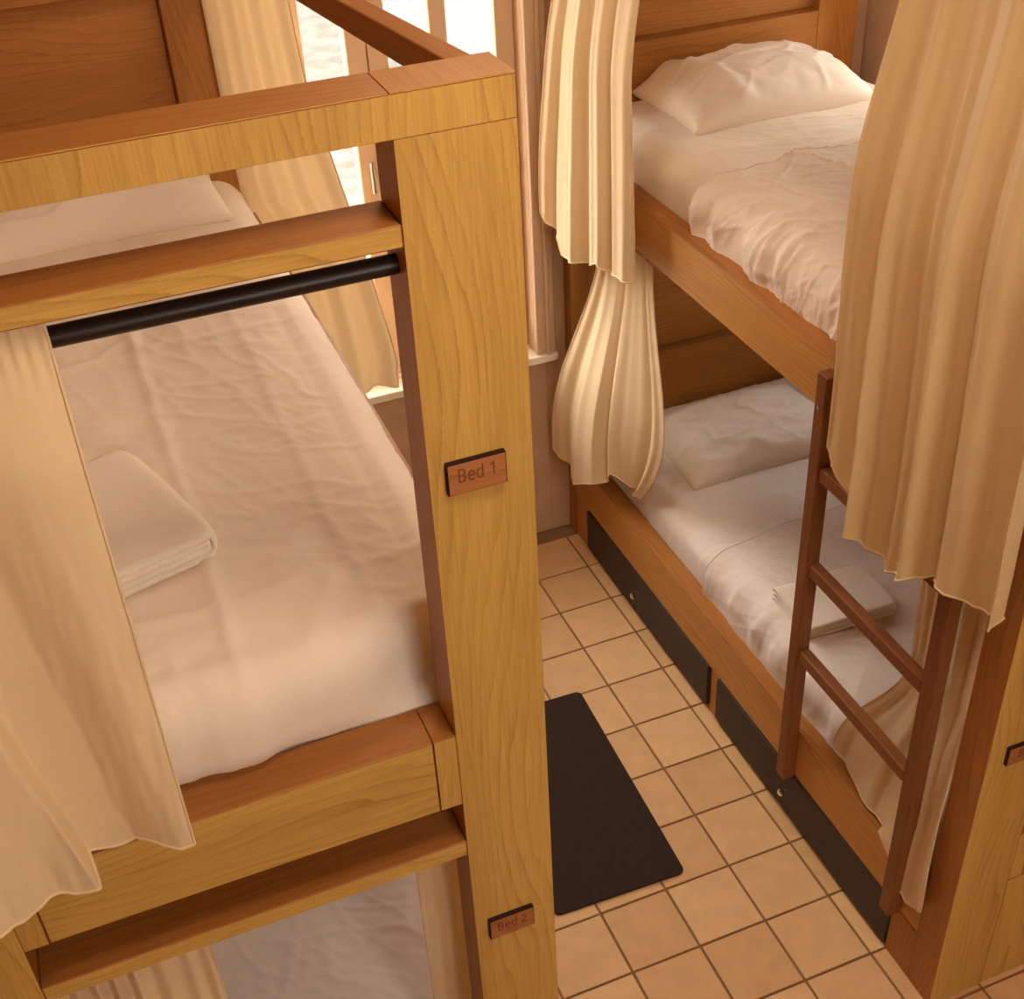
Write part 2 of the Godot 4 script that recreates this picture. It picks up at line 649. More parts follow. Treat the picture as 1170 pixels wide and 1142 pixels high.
	for g in [[WIN3[0] + 0.06, -0.38], [-0.32, WIN3[1] - 0.06]]:
		part("pane", box_mesh(Vector3(g[0], WIN3[2] + 0.06, 5.278), Vector3(g[1], WIN3[3] - 0.06, 5.282), 0.0005), M.glass, w3)

func build_outside() -> void:
	var g := structure("courtyard_ground", box_mesh(Vector3(-14, -0.4, -16), Vector3(16, -0.25, -0.45), 0.001), M.gravel)
	g.set_meta("label", "courtyard ground outside the window, washed out by daylight")
	var wl := structure("courtyard_wall", box_mesh(Vector3(1.75, -0.25, -14), Vector3(1.95, 2.2, -3.2), 0.02), M.limewash)
	wl.set_meta("label", "courtyard wall outside the right panes, washed out by daylight")

# ------------------------------------------------------------------ bunk beds
func build_bunk(at: Vector3, s: float, label: String, side: String) -> void:
	var o := thing("bunk_bed", label, "bunk bed", Vector3(at.x + s * BUNK_W * 0.5, 0, 0.86), "wooden bunk beds")
	var org := o.position
	# local x runs from the aisle face (0) into the bed; returns a point relative to the thing's base
	var P := func(x: float, y: float, z: float) -> Vector3:
		return Vector3(at.x + s * x, y, z) - org
	var bd := func(called: String, parent: Node, a: Array, b: Array, grain: int, face: int, fm: Material, em: Material, bevel := 0.0025) -> MeshInstance3D:
		return part(called, board_mesh(P.call(a[0], a[1], a[2]), P.call(b[0], b[1], b[2]), grain, face, fm, em, bevel), null, parent)
	var zf := FRONT_Z
	var zr := FRONT_Z - 0.086
	var V: Material = M.veneer
	var E: Material = M.edge
	var R: Material = M.rail
	var H: Material = M.head
	# front end frame
	for x in [[0.0, 0.157], [BUNK_W - 0.157, BUNK_W]]:
		bd.call("post", o, [x[0], 0.0, zr], [x[1], 2.476, zf], 1, 2, V, E, 0.0006)
	var tb: Node = bd.call("top_board", o, [0.0, 2.4762, zr], [BUNK_W, 2.529, zf], 1, 2, V, E, 0.0006)
	bd.call("edging", tb, [0.1572, 2.529, zr], [BUNK_W, 2.532, zf], 0, 2, V, E, 0.001)
	bd.call("edging", tb, [0.0, 2.529, zr], [0.1565, 2.532, zf], 2, 2, V, M.rail_edge, 0.001)
	bd.call("guard_rail", o, [0.157, 2.339, zr], [BUNK_W - 0.157, 2.371, zf], 0, 2, V, E)
	for y in [[1.318, 1.482], [0.42, 0.585]]:
		bd.call("end_rail", o, [0.196, y[0], zr], [BUNK_W - 0.196, y[1], zf], 0, 2, V, E)
		bd.call("joint_block", o, [0.157, y[0], zr], [0.1955, y[1], zf], 1, 2, V, E, 0.0012)
		bd.call("joint_block", o, [BUNK_W - 0.1955, y[0], zr], [BUNK_W - 0.157, y[1], zf], 1, 2, V, E, 0.0012)
	bd.call("shelf_rail", o, [0.157, 1.184, zr], [BUNK_W - 0.157, 1.222, zf], 0, 2, V, E)
	bd.call("kick_board", o, [0.157, 0.0, zr + 0.002], [BUNK_W - 0.157, 0.4195, zf], 1, 2, V, E)
	# side rails, decks and the closed base
	for x in [[0.0, 0.062], [BUNK_W - 0.062, BUNK_W]]:
		bd.call("side_rail", o, [x[0], 1.38, BACK_Z + 0.066], [x[1], 1.53, zr], 2, 0, R, E)
		bd.call("base_rail", o, [x[0], 0.188, BACK_Z + 0.066], [x[1], 0.362, zr], 2, 0, R, E)
	bd.call("bed_deck", o, [0.062, 1.383, BACK_Z + 0.066], [BUNK_W - 0.062, 1.403, zr], 2, 1, R, R)
	bd.call("bed_deck", o, [0.062, 0.24, BACK_Z + 0.066], [BUNK_W - 0.062, 0.262, zr], 2, 1, R, R)
	bd.call("base_end", o, [0.004, 0.0, BACK_Z + 0.066], [0.062, 0.185, -0.088], 1, 0, R, E)
	bd.call("base_end", o, [0.0, 0.0, 1.797], [0.062, 0.185, zr], 1, 0, E, E)
	bd.call("base_divider", o, [0.006, 0.0, 0.832], [0.062, 0.185, 0.884], 1, 0, R, E)
	bd.call("plinth", o, [0.012, 0.0, -0.088], [0.05, 0.016, 1.797], 2, 0, E, E)
	bd.call("base_side", o, [BUNK_W - 0.03, 0.0, BACK_Z + 0.066], [BUNK_W, 0.185, zr], 2, 0, R, E)
	for d in [[-0.086, 0.829], [0.887, 1.795]]:
		var dr := part("drawer", box_mesh(P.call(-0.006, 0.018, d[0]), P.call(0.014, 0.184, d[1]), 0.002), M.drawer, o)
		var kc := Vector3(at.x + s * -0.006, 0.105, lerpf(d[0], d[1], 0.46)) - org
		var kn := part("knob", lathe_mesh([Vector2(0.0001, 0.026), Vector2(0.009, 0.0255), Vector2(0.0125, 0.021), Vector2(0.011, 0.015), Vector2(0.005, 0.010), Vector2(0.006, 0.0), Vector2(0.0001, 0.0)], 14), M.chrome, dr, kc)
		kn.rotation.z = s * PI * 0.5
	# head end frame with sunken panels
	var hz := BACK_Z + 0.002
	var hf := BACK_Z + 0.066
	var hb := part("headboard", board_mesh(P.call(0.15, 1.82, hz + 0.004), P.call(BUNK_W - 0.15, 2.17, hz + 0.022), 0, 2, H, H), null, o)
	for x in [[0.0, 0.15], [BUNK_W - 0.15, BUNK_W]]:
		bd.call("stile", hb, [x[0], 0.0, hz], [x[1], 2.33, hf], 1, 2, H, E)
	for y in [[0.20, 0.705], [1.30, 1.82], [2.17, 2.33]]:
		bd.call("head_rail", hb, [0.15, y[0], hz], [BUNK_W - 0.15, y[1], hf], 0, 2, H, E)
	bd.call("head_panel", hb, [0.15, 0.705, hz + 0.004], [BUNK_W - 0.15, 1.30, hz + 0.022], 0, 2, H, H)
	# the bar along the aisle that carries the curtain, front end slightly higher
	var bar := part("side_bar", bar_mesh(P.call(0.03, 2.502, zr), P.call(0.03, 2.315, hf), 0.038, 0.046), M.edge, o)
	bar.set_meta("label", "slim brown wooden bar along the aisle side")
	# rods across the end openings
	for y in [2.2995, 1.150]:
		part("curtain_rod", tube_mesh([P.call(0.157, y, zf - 0.046), P.call(BUNK_W - 0.157, y, zf - 0.046)], 0.0138, 18), M.rod, o)
	part("curtain_rod", tube_mesh([P.call(0.032, 1.362, zr), P.call(0.032, 1.362, hf)], 0.008, 10), M.rod, o)
	# plaques
	var pl := [[2.0, 1.985, "Bed 1"], [1.0, 0.963, "Bed 2"]] if side == "left" else [[2.0, 1.985, "Bed"], [1.0, 0.898, "Bed"]]
	for q in pl:
		var px: float = 0.0885 if side == "left" else 0.0905
		var cpos: Vector3 = Vector3(at.x + s * px, q[1], zf) - org
		var hw := 0.0445
		var hh := 0.0265
		var st := tool()
		add_box(st, cpos + Vector3(-hw, -hh, -0.001), cpos + Vector3(hw, hh, 0.0092), 0.001)
		var pq := part("name_plaque", st.commit(), M.burnt, o)
		part("plaque_face", box_mesh(cpos + Vector3(-hw + 0.0018, -hh + 0.0018, 0.0090), cpos + Vector3(hw - 0.0018, hh - 0.0018, 0.0102), 0.0004, 0), M.plaque, pq)
		var tx := TextMesh.new()
		tx.text = q[2]
		var sf := SystemFont.new()
		sf.font_names = PackedStringArray(["Droid Sans"])
		tx.font = sf
		tx.font_size = 32
		tx.pixel_size = 0.00092
		tx.depth = 0.0008
		var tn := part("lettering", tx, M.ink, pq, cpos + Vector3(0.0, 0.0045, 0.0106))
		tn.scale = Vector3(0.82, 1.0, 1.0)
	if side == "right":
		build_ladder(o, at, org)

# straight bar of rectangular section between two points
func bar_mesh(a: Vector3, b: Vector3, w: float, h: float) -> ArrayMesh:
	var st := tool()
	var d := (b - a)
	var l := d.length()
	var bas := Basis.looking_at(d.normalized(), Vector3.UP)
	var s2 := tool()
	add_box(s2, Vector3(-w * 0.5, -h * 0.5, 0), Vector3(w * 0.5, h * 0.5, -l), 0.004, 2)
	st.append_from(s2.commit(), 0, Transform3D(bas, a))
	return st.commit()

func build_ladder(o: Node3D, at: Vector3, org: Vector3) -> void:
	var x0 := at.x - 0.0395
	var x1 := at.x - 0.0005
	var L: Material = M.ladder
	var ld := part("ladder", board_mesh(Vector3(x0, 0.185, 1.287) - org, Vector3(x1, 1.508, 1.33) - org, 1, 0, L, L, 0.005), null, o)
	ld.set_meta("label", "dark brown wooden ladder fixed to the aisle side")
	part("ladder_upright", board_mesh(Vector3(x0, 0.185, 1.787) - org, Vector3(x1, 1.508, 1.83) - org, 1, 0, L, L, 0.005), null, ld)
	for y in [0.665, 0.955, 1.245]:
		part("rung", board_mesh(Vector3(x0 + 0.004, y - 0.02, 1.33) - org, Vector3(x1 - 0.003, y + 0.02, 1.787) - org, 2, 0, L, L, 0.005), null, ld)
	for z in [1.3085, 1.8085]:
		part("bolt", tube_mesh([Vector3(x0 + 0.001, 1.42, z) - org, Vector3(x0 - 0.003, 1.42, z) - org], 0.006, 10), M.chrome, ld)

# ------------------------------------------------------------------ bedding
func wrinkle(x: float, z: float, seed_: float, amp: float) -> float:
	# soft crossing folds: ridged noise drawn out along a wandering direction
	var wx := x + 0.05 * na(x * 2.2 + seed_, z * 2.2)
	var wz := z + 0.05 * na(x * 2.2, z * 2.2 + seed_ + 7.0)
	var a := 1.0 - absf(nb(wx * 3.2 + wz * 1.5 + seed_, wz * 1.3 - wx * 0.8)) * 2.2
	var b := 1.0 - absf(nb(wx * 2.0 - wz * 7.0 + seed_ * 2.0, wz * 2.0 + wx * 1.0)) * 2.4
	var m := clampf(0.5 + 0.9 * na(x * 1.7 + seed_ + 3.0, z * 1.7), 0.0, 1.0)
	var c := 1.0 - absf(nb(wx * 2.6 + seed_ * 1.3, wz * 11.0 + wx * 3.0)) * 2.6
	var e := 1.0 - absf(nb(wx * 9.0 - wz * 4.0 + seed_, wz * 3.5 + 20.0)) * 2.8
	var m2 := clampf(0.35 + 1.2 * na(x * 2.6 - seed_, z * 2.6 + 9.0), 0.0, 1.0)
	var fine := 0.42 * pow(maxf(c, 0.0), 2.5) * m2 + 0.38 * pow(maxf(e, 0.0), 3.0) * (1.0 - m2)
	return amp * (fine + 0.9 * pow(maxf(a, 0.0), 3.0) * m + 0.6 * pow(maxf(b, 0.0), 4.0) * (1.0 - m) + 0.8 * na(x * 3.0 + seed_, z * 3.0))

func mattress(called: String, label: String, lo: Vector3, hi: Vector3, mat: Material, seed_: float, creases: Array, amp: float, front := false, covered := 99.0) -> void:
	var size := hi - lo
	var mid := (lo + hi) * 0.5
	var disp := func(p: Vector3, n: Vector3) -> float:
		var w: Vector3 = p + mid
		var top := clampf(n.y, 0.0, 1.0)
		var d: float = wrinkle(w.x, w.z, seed_, amp) * (0.35 + 0.65 * top) * lerpf(1.0, 0.12, smoothstep(covered, covered + 0.06, w.z))
		for c in creases:
			var dist: float
			if c[0] == "x":
				dist = w.x - c[1] - 0.012 * na(w.z * 2.0, c[1])
			else:
				dist = w.z - c[1] - 0.02 * na(w.x * 2.0, c[1])
			d += c[2] * ridge(dist, c[3]) * clampf(top, 0.3, 1.0)
		if n.y < 0.5:
			d += 0.003 * na(w.z * 14.0, w.y * 4.0, w.x * 14.0 + seed_) * (1.0 - top)
		if front and n.z > 0.2 and w.y > 1.486:
			d += n.z * lerpf(-0.075, 0.034, smoothstep(0.0, 0.30, -0.84 - w.x)) * smoothstep(1.486, 1.50, w.y) * (0.85 + 0.6 * na(w.x * 5.0, 3.0))
		if front and n.x > 0.2 and w.y > 1.535:
			d += 0.032 * n.x * smoothstep(1.535, 1.56, w.y)
		return d if n.y > -0.3 else 0.0
	solo(called, soft_block(size, 0.075, 0.009, disp), mat, label, "mattress", Vector3(mid.x, lo.y, mid.z), "mattresses in the bunks").position = mid

# flat sheet laid over a mattress from z0 to z1: down the aisle side, over the edge and across
func top_sheet(label: String, x_edge: float, x_far: float, y_low: float, y_top: float, z0: float, z1: float, seed_: float, mat: Material, amp: float) -> void:
	var r := 0.078
	var side := y_top - r - y_low
	var arc := r * PI * 0.5
	var over := x_far - x_edge - r
	var total := side + arc + over
	var f := func(u: float, v: float) -> Vector3:
		var s := u * total
		var zz := lerpf(z0, z1, v)
		var p := Vector3.ZERO
		var n := Vector3.ZERO
		if s < side:
			p = Vector3(x_edge, y_low + s, 0)
			n = Vector3(-1, 0, 0)
		elif s < side + arc:
			var a := (s - side) / r
			p = Vector3(x_edge + r - r * cos(a), y_top - r + r * sin(a), 0)
			n = Vector3(-cos(a), sin(a), 0)
		else:
			p = Vector3(x_edge + r + s - side - arc, y_top, 0)
			n = Vector3(0, 1, 0)
		zz += (1.0 - v) * (0.02 * na(s * 3.0 + seed_, 2.0) - 0.05 * smoothstep(0.1, 0.5, s))
		var d: float = 0.012 + wrinkle(s * 1.2, zz * 1.2, seed_, amp)
		# pinched folds that fan out from the tucked side
		var fan := maxf(0.0, 1.0 - absf(s - side - 0.02) / 0.17)
		d += fan * fan * amp * 1.8 * sin(zz * 46.0 + 3.0 * na(zz * 6.0 + seed_, s * 2.0)) * clampf(0.45 + na(zz * 2.5 + seed_, 0.4) * 1.6, 0.0, 1.0)
		d += 0.006 * ridge(v * (z1 - z0), 0.02)
		d = maxf(d, 0.005)
		d *= smoothstep(0.0, 0.02, 1.0 - u) * 0.7 + 0.3
		return Vector3(p.x, p.y, zz) + n * d
	solo("flat_sheet", sheet_mesh(f, 150, 200, "t"), mat, label, "sheet", Vector3.ZERO, "flat sheets on the bunks")

func pillow_mesh(w: float, d: float, h: float, seed_: float, ridge_u: float) -> ArrayMesh:
	var st := tool()
	var n := 96
	var m := 72
	var f := func(i: int, j: int, up: float) -> Vector3:
		var u := -1.0 + 2.0 * i / n
		var v := -1.0 + 2.0 * j / m
		# outline: sides drawn in a little, corners left as ears
		var ox := u * w * 0.5 * (1.0 - 0.05 * (1.0 - v * v) * 0.6)
		var oz := v * d * 0.5 * (1.0 - 0.07 * (1.0 - u * u) * 0.5)
		var k := maxf(0.0, (1.0 - pow(absf(u), 2.6)) * (1.0 - pow(absf(v), 2.4)))
		var y := pow(k, 0.48)
		if up > 0.0:
			var edge := smoothstep(0.0, 0.25, k)
			y = y * h + edge * (0.010 * na(u * 1.6 + seed_, v * 1.6) + 0.004 * (1.0 - absf(nb(u * 0.8 - v * 1.0 + seed_, v * 0.6 + u * 0.4)) * 2.0))
			# a lengthwise crease where the filling bends
			y += 0.018 * ridge(u - ridge_u - 0.18 * v, 0.10) * edge
			y += 0.0075 * maxf(0.0, 1.0 - absf(nb(u * 0.9 + v * 0.7 + seed_ * 3.0, v * 0.8 - u * 0.3)) * 5.0) * edge
		else:
			y = -minf(y * h, 0.012)
		return Vector3(ox, y, oz)
	for up in [1.0, -1.0]:
		for j in m:
			for i in n:
				var a: Vector3 = f.call(i, j, up)
				var b: Vector3 = f.call(i + 1, j, up)
				var c: Vector3 = f.call(i + 1, j + 1, up)
				var e: Vector3 = f.call(i, j + 1, up)
				var seq := [a, b, c, a, c, e] if up > 0.0 else [a, c, b, a, e, c]
				for p in seq:
					st.set_uv(Vector2(p.x, p.z))
					st.add_vertex(p)
	st.generate_normals()
	return st.commit()

# towel folded twice: an outer turn wrapped round an inner one, open layers at the other end
func towel_mesh(w: float, d: float, t: float, seed_: float) -> ArrayMesh:
	var st := tool()
	for turn in 2:
		var rad := t * (1.5 if turn == 0 else 0.5)
		var cx := w * 0.5 - t * 2.0
		var cy := t * 2.0
		var line := []
		for k in 15:
			line.append([Vector2(lerpf(-w * 0.5 + 0.004 * turn, cx, k / 14.0), cy - rad), Vector2(0, -1)])
		for k in range(1, 12):
			var a := -PI * 0.5 + PI * k / 12.0
			line.append([Vector2(cx + rad * cos(a), cy + rad * sin(a)), Vector2(cos(a), sin(a))])
		for k in 15:
			line.append([Vector2(lerpf(cx, -w * 0.5 + 0.006 * turn, k / 14.0), cy + rad), Vector2(0, 1)])
		var nz := 26
		var half := t * 0.52
		var pt := func(i: int, j: int, side: float) -> Vector3:
			var q = line[i]
			var v := -1.0 + 2.0 * j / nz
			# rounded hems at both ends and a little waviness
			var e := 1.0 - pow(absf(v), 14.0) * 0.45
			var p: Vector2 = q[0] + q[1] * half * side * e
			var zz: float = v * d * 0.5 * (1.0 - 0.012 * turn) + 0.004 * na(p.x * 8.0 + seed_, p.y * 60.0)
			var yy: float = p.y
			if q[0].y > cy:
				yy += 0.003 * na(p.x * 8.0 + seed_, zz * 8.0) + 0.0015 * na(p.x * 30.0, zz * 30.0 + seed_)
			var xx: float = p.x - 0.010 * pow(absf(v), 6.0) * smoothstep(0.3, 0.5, p.x / w)
			return Vector3(xx, yy, zz)
		for j in nz:
			for i in line.size() - 1:
				for side in [1.0, -1.0]:
					var a: Vector3 = pt.call(i, j, side)
					var b: Vector3 = pt.call(i + 1, j, side)
					var c: Vector3 = pt.call(i + 1, j + 1, side)
					var e2: Vector3 = pt.call(i, j + 1, side)
					var nn: Vector2 = line[i][1] * side
					var out := Vector3(nn.x, nn.y, 0)
					var zu := Vector2(a.x, a.z)
					tri(st, [a, b, c], [], [zu, zu, zu], out)
					tri(st, [a, c, e2], [], [zu, zu, zu], out)
		for j in [0, nz]:
			var out := Vector3(0, 0, -1.0 if j == 0 else 1.0)
			for i in line.size() - 1:
				var a: Vector3 = pt.call(i, j, 1.0)
				var b: Vector3 = pt.call(i + 1, j, 1.0)
				var c: Vector3 = pt.call(i + 1, j, -1.0)
				var e2: Vector3 = pt.call(i, j, -1.0)
				tri(st, [a, b, c], [], [Vector2.ZERO, Vector2.ZERO, Vector2.ZERO], out)
				tri(st, [a, c, e2], [], [Vector2.ZERO, Vector2.ZERO, Vector2.ZERO], out)
	st.generate_normals()
	return st.commit()

func build_bedding() -> void:
	# left bunk
	mattress("mattress", "white sheeted mattress on the upper left bunk with pressed creases crossing it", Vector3(-1.733, 1.405, -0.196), Vector3(-0.826, 1.652, 1.894), M.sheet_warm, 1.0,
		[["x", -1.222, 0.0055, 0.011], ["z", 0.775, 0.0045, 0.013], ["z", 1.70, 0.004, 0.013], ["x", -0.99, 0.003, 0.012]], 0.0075, true)
	mattress("mattress", "shaded mattress on the lower left bunk, seen below the shelf rail", Vector3(-1.733, 0.264, -0.196), Vector3(-0.826, 0.50, 1.894), M.sheet, 4.0, [], 0.009)
	# right bunk
	mattress("mattress", "white sheeted mattress on the upper right bunk above the orange side rail", Vector3(0.308, 1.405, -0.196), Vector3(1.215, 1.658, 1.894), M.sheet_warm, 8.0, [["z", 0.36, 0.004, 0.02]], 0.008, false, 0.54)
	mattress("mattress", "white sheeted mattress on the lower right bunk behind the ladder", Vector3(0.308, 0.264, -0.196), Vector3(1.215, 0.50, 1.894), M.sheet, 13.0, [["z", 0.50, 0.003, 0.014]], 0.007, false, 0.68)
	top_sheet("wrinkled flat sheet tucked in on the upper right bunk", 0.306, 1.20, 1.50, 1.66, 0.56, 1.88, 3.0, M.sheet_warm, 0.014)
	top_sheet("smooth flat sheet spread over the lower right bunk under the folded towel", 0.306, 1.20, 0.36, 0.502, 0.70, 1.88, 6.0, M.sheet, 0.005)
	solo("pillow", pillow_mesh(0.62, 0.42, 0.13, 2.0, -0.62), M.pillow, "plump cream pillow on the upper right bunk against the headboard", "pillow", Vector3(0.775, 1.668, 0.012), "pillows")
	solo("pillow", pillow_mesh(0.62, 0.42, 0.115, 6.0, 2.0), M.pillow, "creased white pillow on the lower right bunk in the shade", "pillow", Vector3(0.74, 0.508, 0.15), "pillows")
	solo("pillow", pillow_mesh(0.66, 0.34, 0.13, 9.0, 2.0), M.pillow, "white pillow on the upper left bunk seen through the guard slot", "pillow", Vector3(-1.20, 1.662, -0.02), "pillows")
	var t := solo("folded_towel", towel_mesh(0.30, 0.36, 0.0135, 1.0), M.towel, "cream towel folded thick on the upper left bunk beside the curtain", "towel", Vector3(-1.375, 1.655, 1.445), "folded towels")
	t.rotation.y = 0.30
	t = solo("folded_towel", towel_mesh(0.30, 0.20, 0.0105, 5.0), M.towel, "cream towel folded on the lower right bunk behind the ladder rungs", "towel", Vector3(0.515, 0.517, 1.06), "folded towels")
	t.rotation.y = -0.02

# ------------------------------------------------------------------ curtains
func folds(s: float, k: float, seed_: float) -> float:
	var ph := s * k + 0.55 * na(s * 2.3 + seed_, 0.7) * k * 0.35
	return 0.62 * sin(ph * TAU) + 0.25 * sin(ph * TAU * 2.0 + 1.0 + seed_) + 0.25 * na(s * 7.0 + seed_, 4.0)

func build_curtains() -> void:
	# right bunk, upper, gathered at the near end beside the ladder
	var hem_z := [[0.0, 1.41], [0.14, 1.522], [0.32, 1.641], [0.45, 1.718], [0.68, 1.835], [0.85, 1.93], [1.0, 2.012]]
	var hem_y := [[0.0, 1.387], [0.14, 1.243], [0.32, 1.199], [0.45, 1.241], [0.68, 1.312], [0.85, 1.317], [1.0, 1.334]]
	var f1 := func(u: float, v: float) -> Vector3:
		var y := lerpf(2.475, tablel(hem_y, u), v)
		var ztop := lerpf(1.43, 1.98, u)
		var z := lerpf(ztop, tablel(hem_z, u), smoothstep(0.1, 1.0, v))
		z += -0.035 * sin(PI * clampf(v * 1.25, 0, 1)) * (1.0 - smoothstep(0.0, 0.35, u)) * 0.6
		var drift := 0.03 * v
		var x := lerpf(0.222, 0.168, smoothstep(0.0, 0.45, v)) + (0.012 + 0.024 * smoothstep(0.05, 0.8, v)) * folds(u + drift * (1.0 - u), 3.5, 2.0)
		x += 0.004 * na(u * 9.0, v * 3.0 + u * 4.0) * v
		return Vector3(minf(x, 0.2), y, z) if v > 0.3 else Vector3(x, y, z)
	solo("bunk_curtain", sheet_mesh(f1, 170, 90, "blr"), M.curtain_satin, "large cream satin curtain hanging beside the ladder of the right bunk", "curtain", Vector3.ZERO, "bunk curtains")
	# right bunk, upper, gathered at the wall end
	var hz2 := [[0.0, -0.175], [0.18, -0.09], [0.3, 0.0], [0.62, 0.225], [0.72, 0.275], [1.0, 0.425]]
	var hy2 := [[0.0, 1.345], [0.16, 1.26], [0.2, 1.232], [0.45, 1.27], [0.62, 1.335], [0.68, 1.315], [1.0, 1.355]]
	var f2 := func(u: float, v: float) -> Vector3:
		var y := lerpf(2.40, tablel(hy2, u), v)
		var ztop := lerpf(-0.10, 0.40, u)
		var z := lerpf(ztop, tablel(hz2, u), smoothstep(0.2, 1.0, v))
		var x := lerpf(0.225, 0.165, smoothstep(0.0, 0.5, v)) + (0.014 + 0.016 * v) * folds(u + 0.02 * v, 2.9, 5.0)
		x -= 0.03 * (1.0 - smoothstep(0.0, 0.22, u)) * smoothstep(0.2, 0.9, v)
		return Vector3(minf(x, 0.232), y, z)
	solo("bunk_curtain", sheet_mesh(f2, 130, 80, "blr"), M.curtain, "cream curtain hanging at the wall end of the upper right bunk", "curtain", Vector3.ZERO, "bunk curtains")
	# right bunk, lower, wall end: narrow at the top, belling out, corner lying on the mattress
	var hz3 := [[0.0, -0.19], [0.2, -0.02], [0.36, 0.12], [0.55, 0.17], [0.72, 0.21], [1.0, 0.28]]
	var hy3 := [[0.0, 0.42], [0.2, 0.375], [0.36, 0.46], [0.45, 0.47], [0.6, 0.53], [0.85, 0.47], [1.0, 0.47]]
	var hx3 := [[0.0, 0.165], [0.2, 0.17], [0.36, 0.165], [0.55, 0.215], [0.8, 0.265], [1.0, 0.28]]
	var f3 := func(u: float, v: float) -> Vector3:
		var y := lerpf(1.358, tablel(hy3, u), v)
		var ztop := lerpf(0.02, 0.36, u)
		var spread := smoothstep(0.0, 0.9, v)
		var z := lerpf(ztop, tablel(hz3, u), spread)
		# belly on the bed side
		z += 0.14 * sin(PI * pow(v, 1.6)) * smoothstep(0.55, 1.0, u)
		var x := lerpf(0.262, tablel(hx3, u), spread) + (0.008 + 0.016 * v) * folds(u, 2.6, 9.0)
		return Vector3(x, y, z)
	solo("bunk_curtain", sheet_mesh(f3, 120, 80, "blr"), M.curtain, "cream curtain gathered at the wall end of the lower right bunk", "curtain", Vector3.ZERO, "bunk curtains")
	# right bunk, lower, near end: half lies on the bed, half hangs over the side past the ladder
	var hz4 := [[0.0, 1.43], [0.28, 1.60], [0.5, 1.70], [0.62, 1.80], [0.72, 1.855], [1.0, 1.92]]
	var hy4 := [[0.0, 0.40], [0.14, 0.385], [0.28, 0.372], [0.5, 0.372], [0.62, 0.30], [0.72, 0.265], [1.0, 0.315]]
	var hx4 := [[0.0, 0.285], [0.28, 0.262], [0.5, 0.255], [0.62, 0.236], [0.72, 0.225], [1.0, 0.222]]
	var f4 := func(u: float, v: float) -> Vector3:
		var y := lerpf(1.358, tablel(hy4, u), v)
		var ztop := lerpf(1.66, 1.893, u)
		var z := lerpf(ztop, tablel(hz4, u), smoothstep(0.45, 1.0, v))
		var x := lerpf(0.272, tablel(hx4, u), smoothstep(0.3, 0.9, v)) + (0.006 + 0.010 * (1.0 - v)) * folds(u, 3.0, 12.0)
		x += 0.02 * sin(PI * v) * (1.0 - u)
		if y < 0.37:
			x = minf(x, 0.238)
		if u > 0.55:
			x = maxf(x, 0.216)
		return Vector3(x, y, z)
	solo("bunk_curtain", sheet_mesh(f4, 120, 90, "blr"), M.curtain, "thin cream curtain falling behind the ladder of the lower right bunk", "curtain", Vector3.ZERO, "bunk curtains")
	# left bunk, upper end opening: hangs over the guard and the lower rail
	var f5 := func(u: float, v: float) -> Vector3:
		# u 0 at the free edge, growing to the left
		var y := lerpf(2.334, 1.494, v)
		var x := -1.352 - 0.40 * u
		var lobe := smoothstep(lerpf(0.66, 0.37, v), lerpf(0.80, 0.41, v), u)
		x += 0.02 * lobe * v
		var z := lerpf(1.966, 2.006, smoothstep(0.0, 0.25, v))
		z += (0.004 + 0.030 * v) * sin(u * 10.5 - 0.2 + 1.6 * v) * (1.0 - lobe)
		z += (0.012 + 0.066 * v) * lobe * (0.8 + 0.3 * sin(u * 9.0))
		z += 0.010 * na(u * 6.0, v * 2.0) * v
		z += 0.0025 * sin(u * 150.0) * (1.0 - smoothstep(0.0, 0.12, v))
		y -= 0.012 * lobe * v + 0.004 * sin(u * 30.0) * v
		return Vector3(x, y, maxf(z, lerpf(1.95, 1.9925, smoothstep(0.0, 0.2, v))))
	solo("bunk_curtain", sheet_mesh(f5, 140, 90, "bl"), M.curtain, "cream curtain drawn to the left across the upper end of the left bunk", "curtain", Vector3.ZERO, "bunk curtains")
	# left bunk, lower end opening, left panel with pleated heading
	var f6 := func(u: float, v: float) -> Vector3:
		var y := lerpf(1.176, 0.60, v)
		var x := lerpf(-1.378, -1.632, u)
		var z := 1.958 + (0.013 - 0.002 * v) * sin(u * TAU * 7.0 + 1.2 * sin(u * 9.0)) * (0.45 + 0.55 * smoothstep(0.2, 0.6, u)) + 0.012 * v
		return Vector3(x, y, z)
	solo("bunk_curtain", sheet_mesh(f6, 120, 40, "bl"), M.curtain, "pleated cream curtain at the lower left corner of the left bunk", "curtain", Vector3.ZERO, "bunk curtains")
	var f7 := func(u: float, v: float) -> Vector3:
		var y := lerpf(1.176, 0.505, v)
		var x := lerpf(-0.992 + 0.004 * v, -0.905, u)
		var z := 1.872 - 0.02 * v + 0.009 * sin(u * TAU * 2.0 + 0.8)
		return Vector3(x, y, z)
	solo("bunk_curtain", sheet_mesh(f7, 60, 40, "bl"), M.curtain, "thin curtain panel gathered against the post in the lower left bunk", "curtain", Vector3.ZERO, "bunk curtains")
	# right bunk, lower end opening: only a sliver at the frame's edge
	var f8 := func(u: float, v: float) -> Vector3:
		var y := lerpf(1.176, 0.60, v)
		var x := lerpf(0.404, 0.66, u)
		var z := 1.942 + 0.014 * sin(u * TAU * 5.0)
		return Vector3(x, y, z)
	solo("bunk_curtain", sheet_mesh(f8, 80, 40, "bl"), M.curtain, "pale curtain in the end opening of the lower right bunk at the picture edge", "curtain", Vector3.ZERO, "bunk curtains")
	# window curtain beside the left bunk's headboard
	var wr := [[0.80, -0.40], [0.954, -0.391], [1.475, -0.482], [1.867, -0.561], [2.09, -0.577], [2.6, -0.62]]
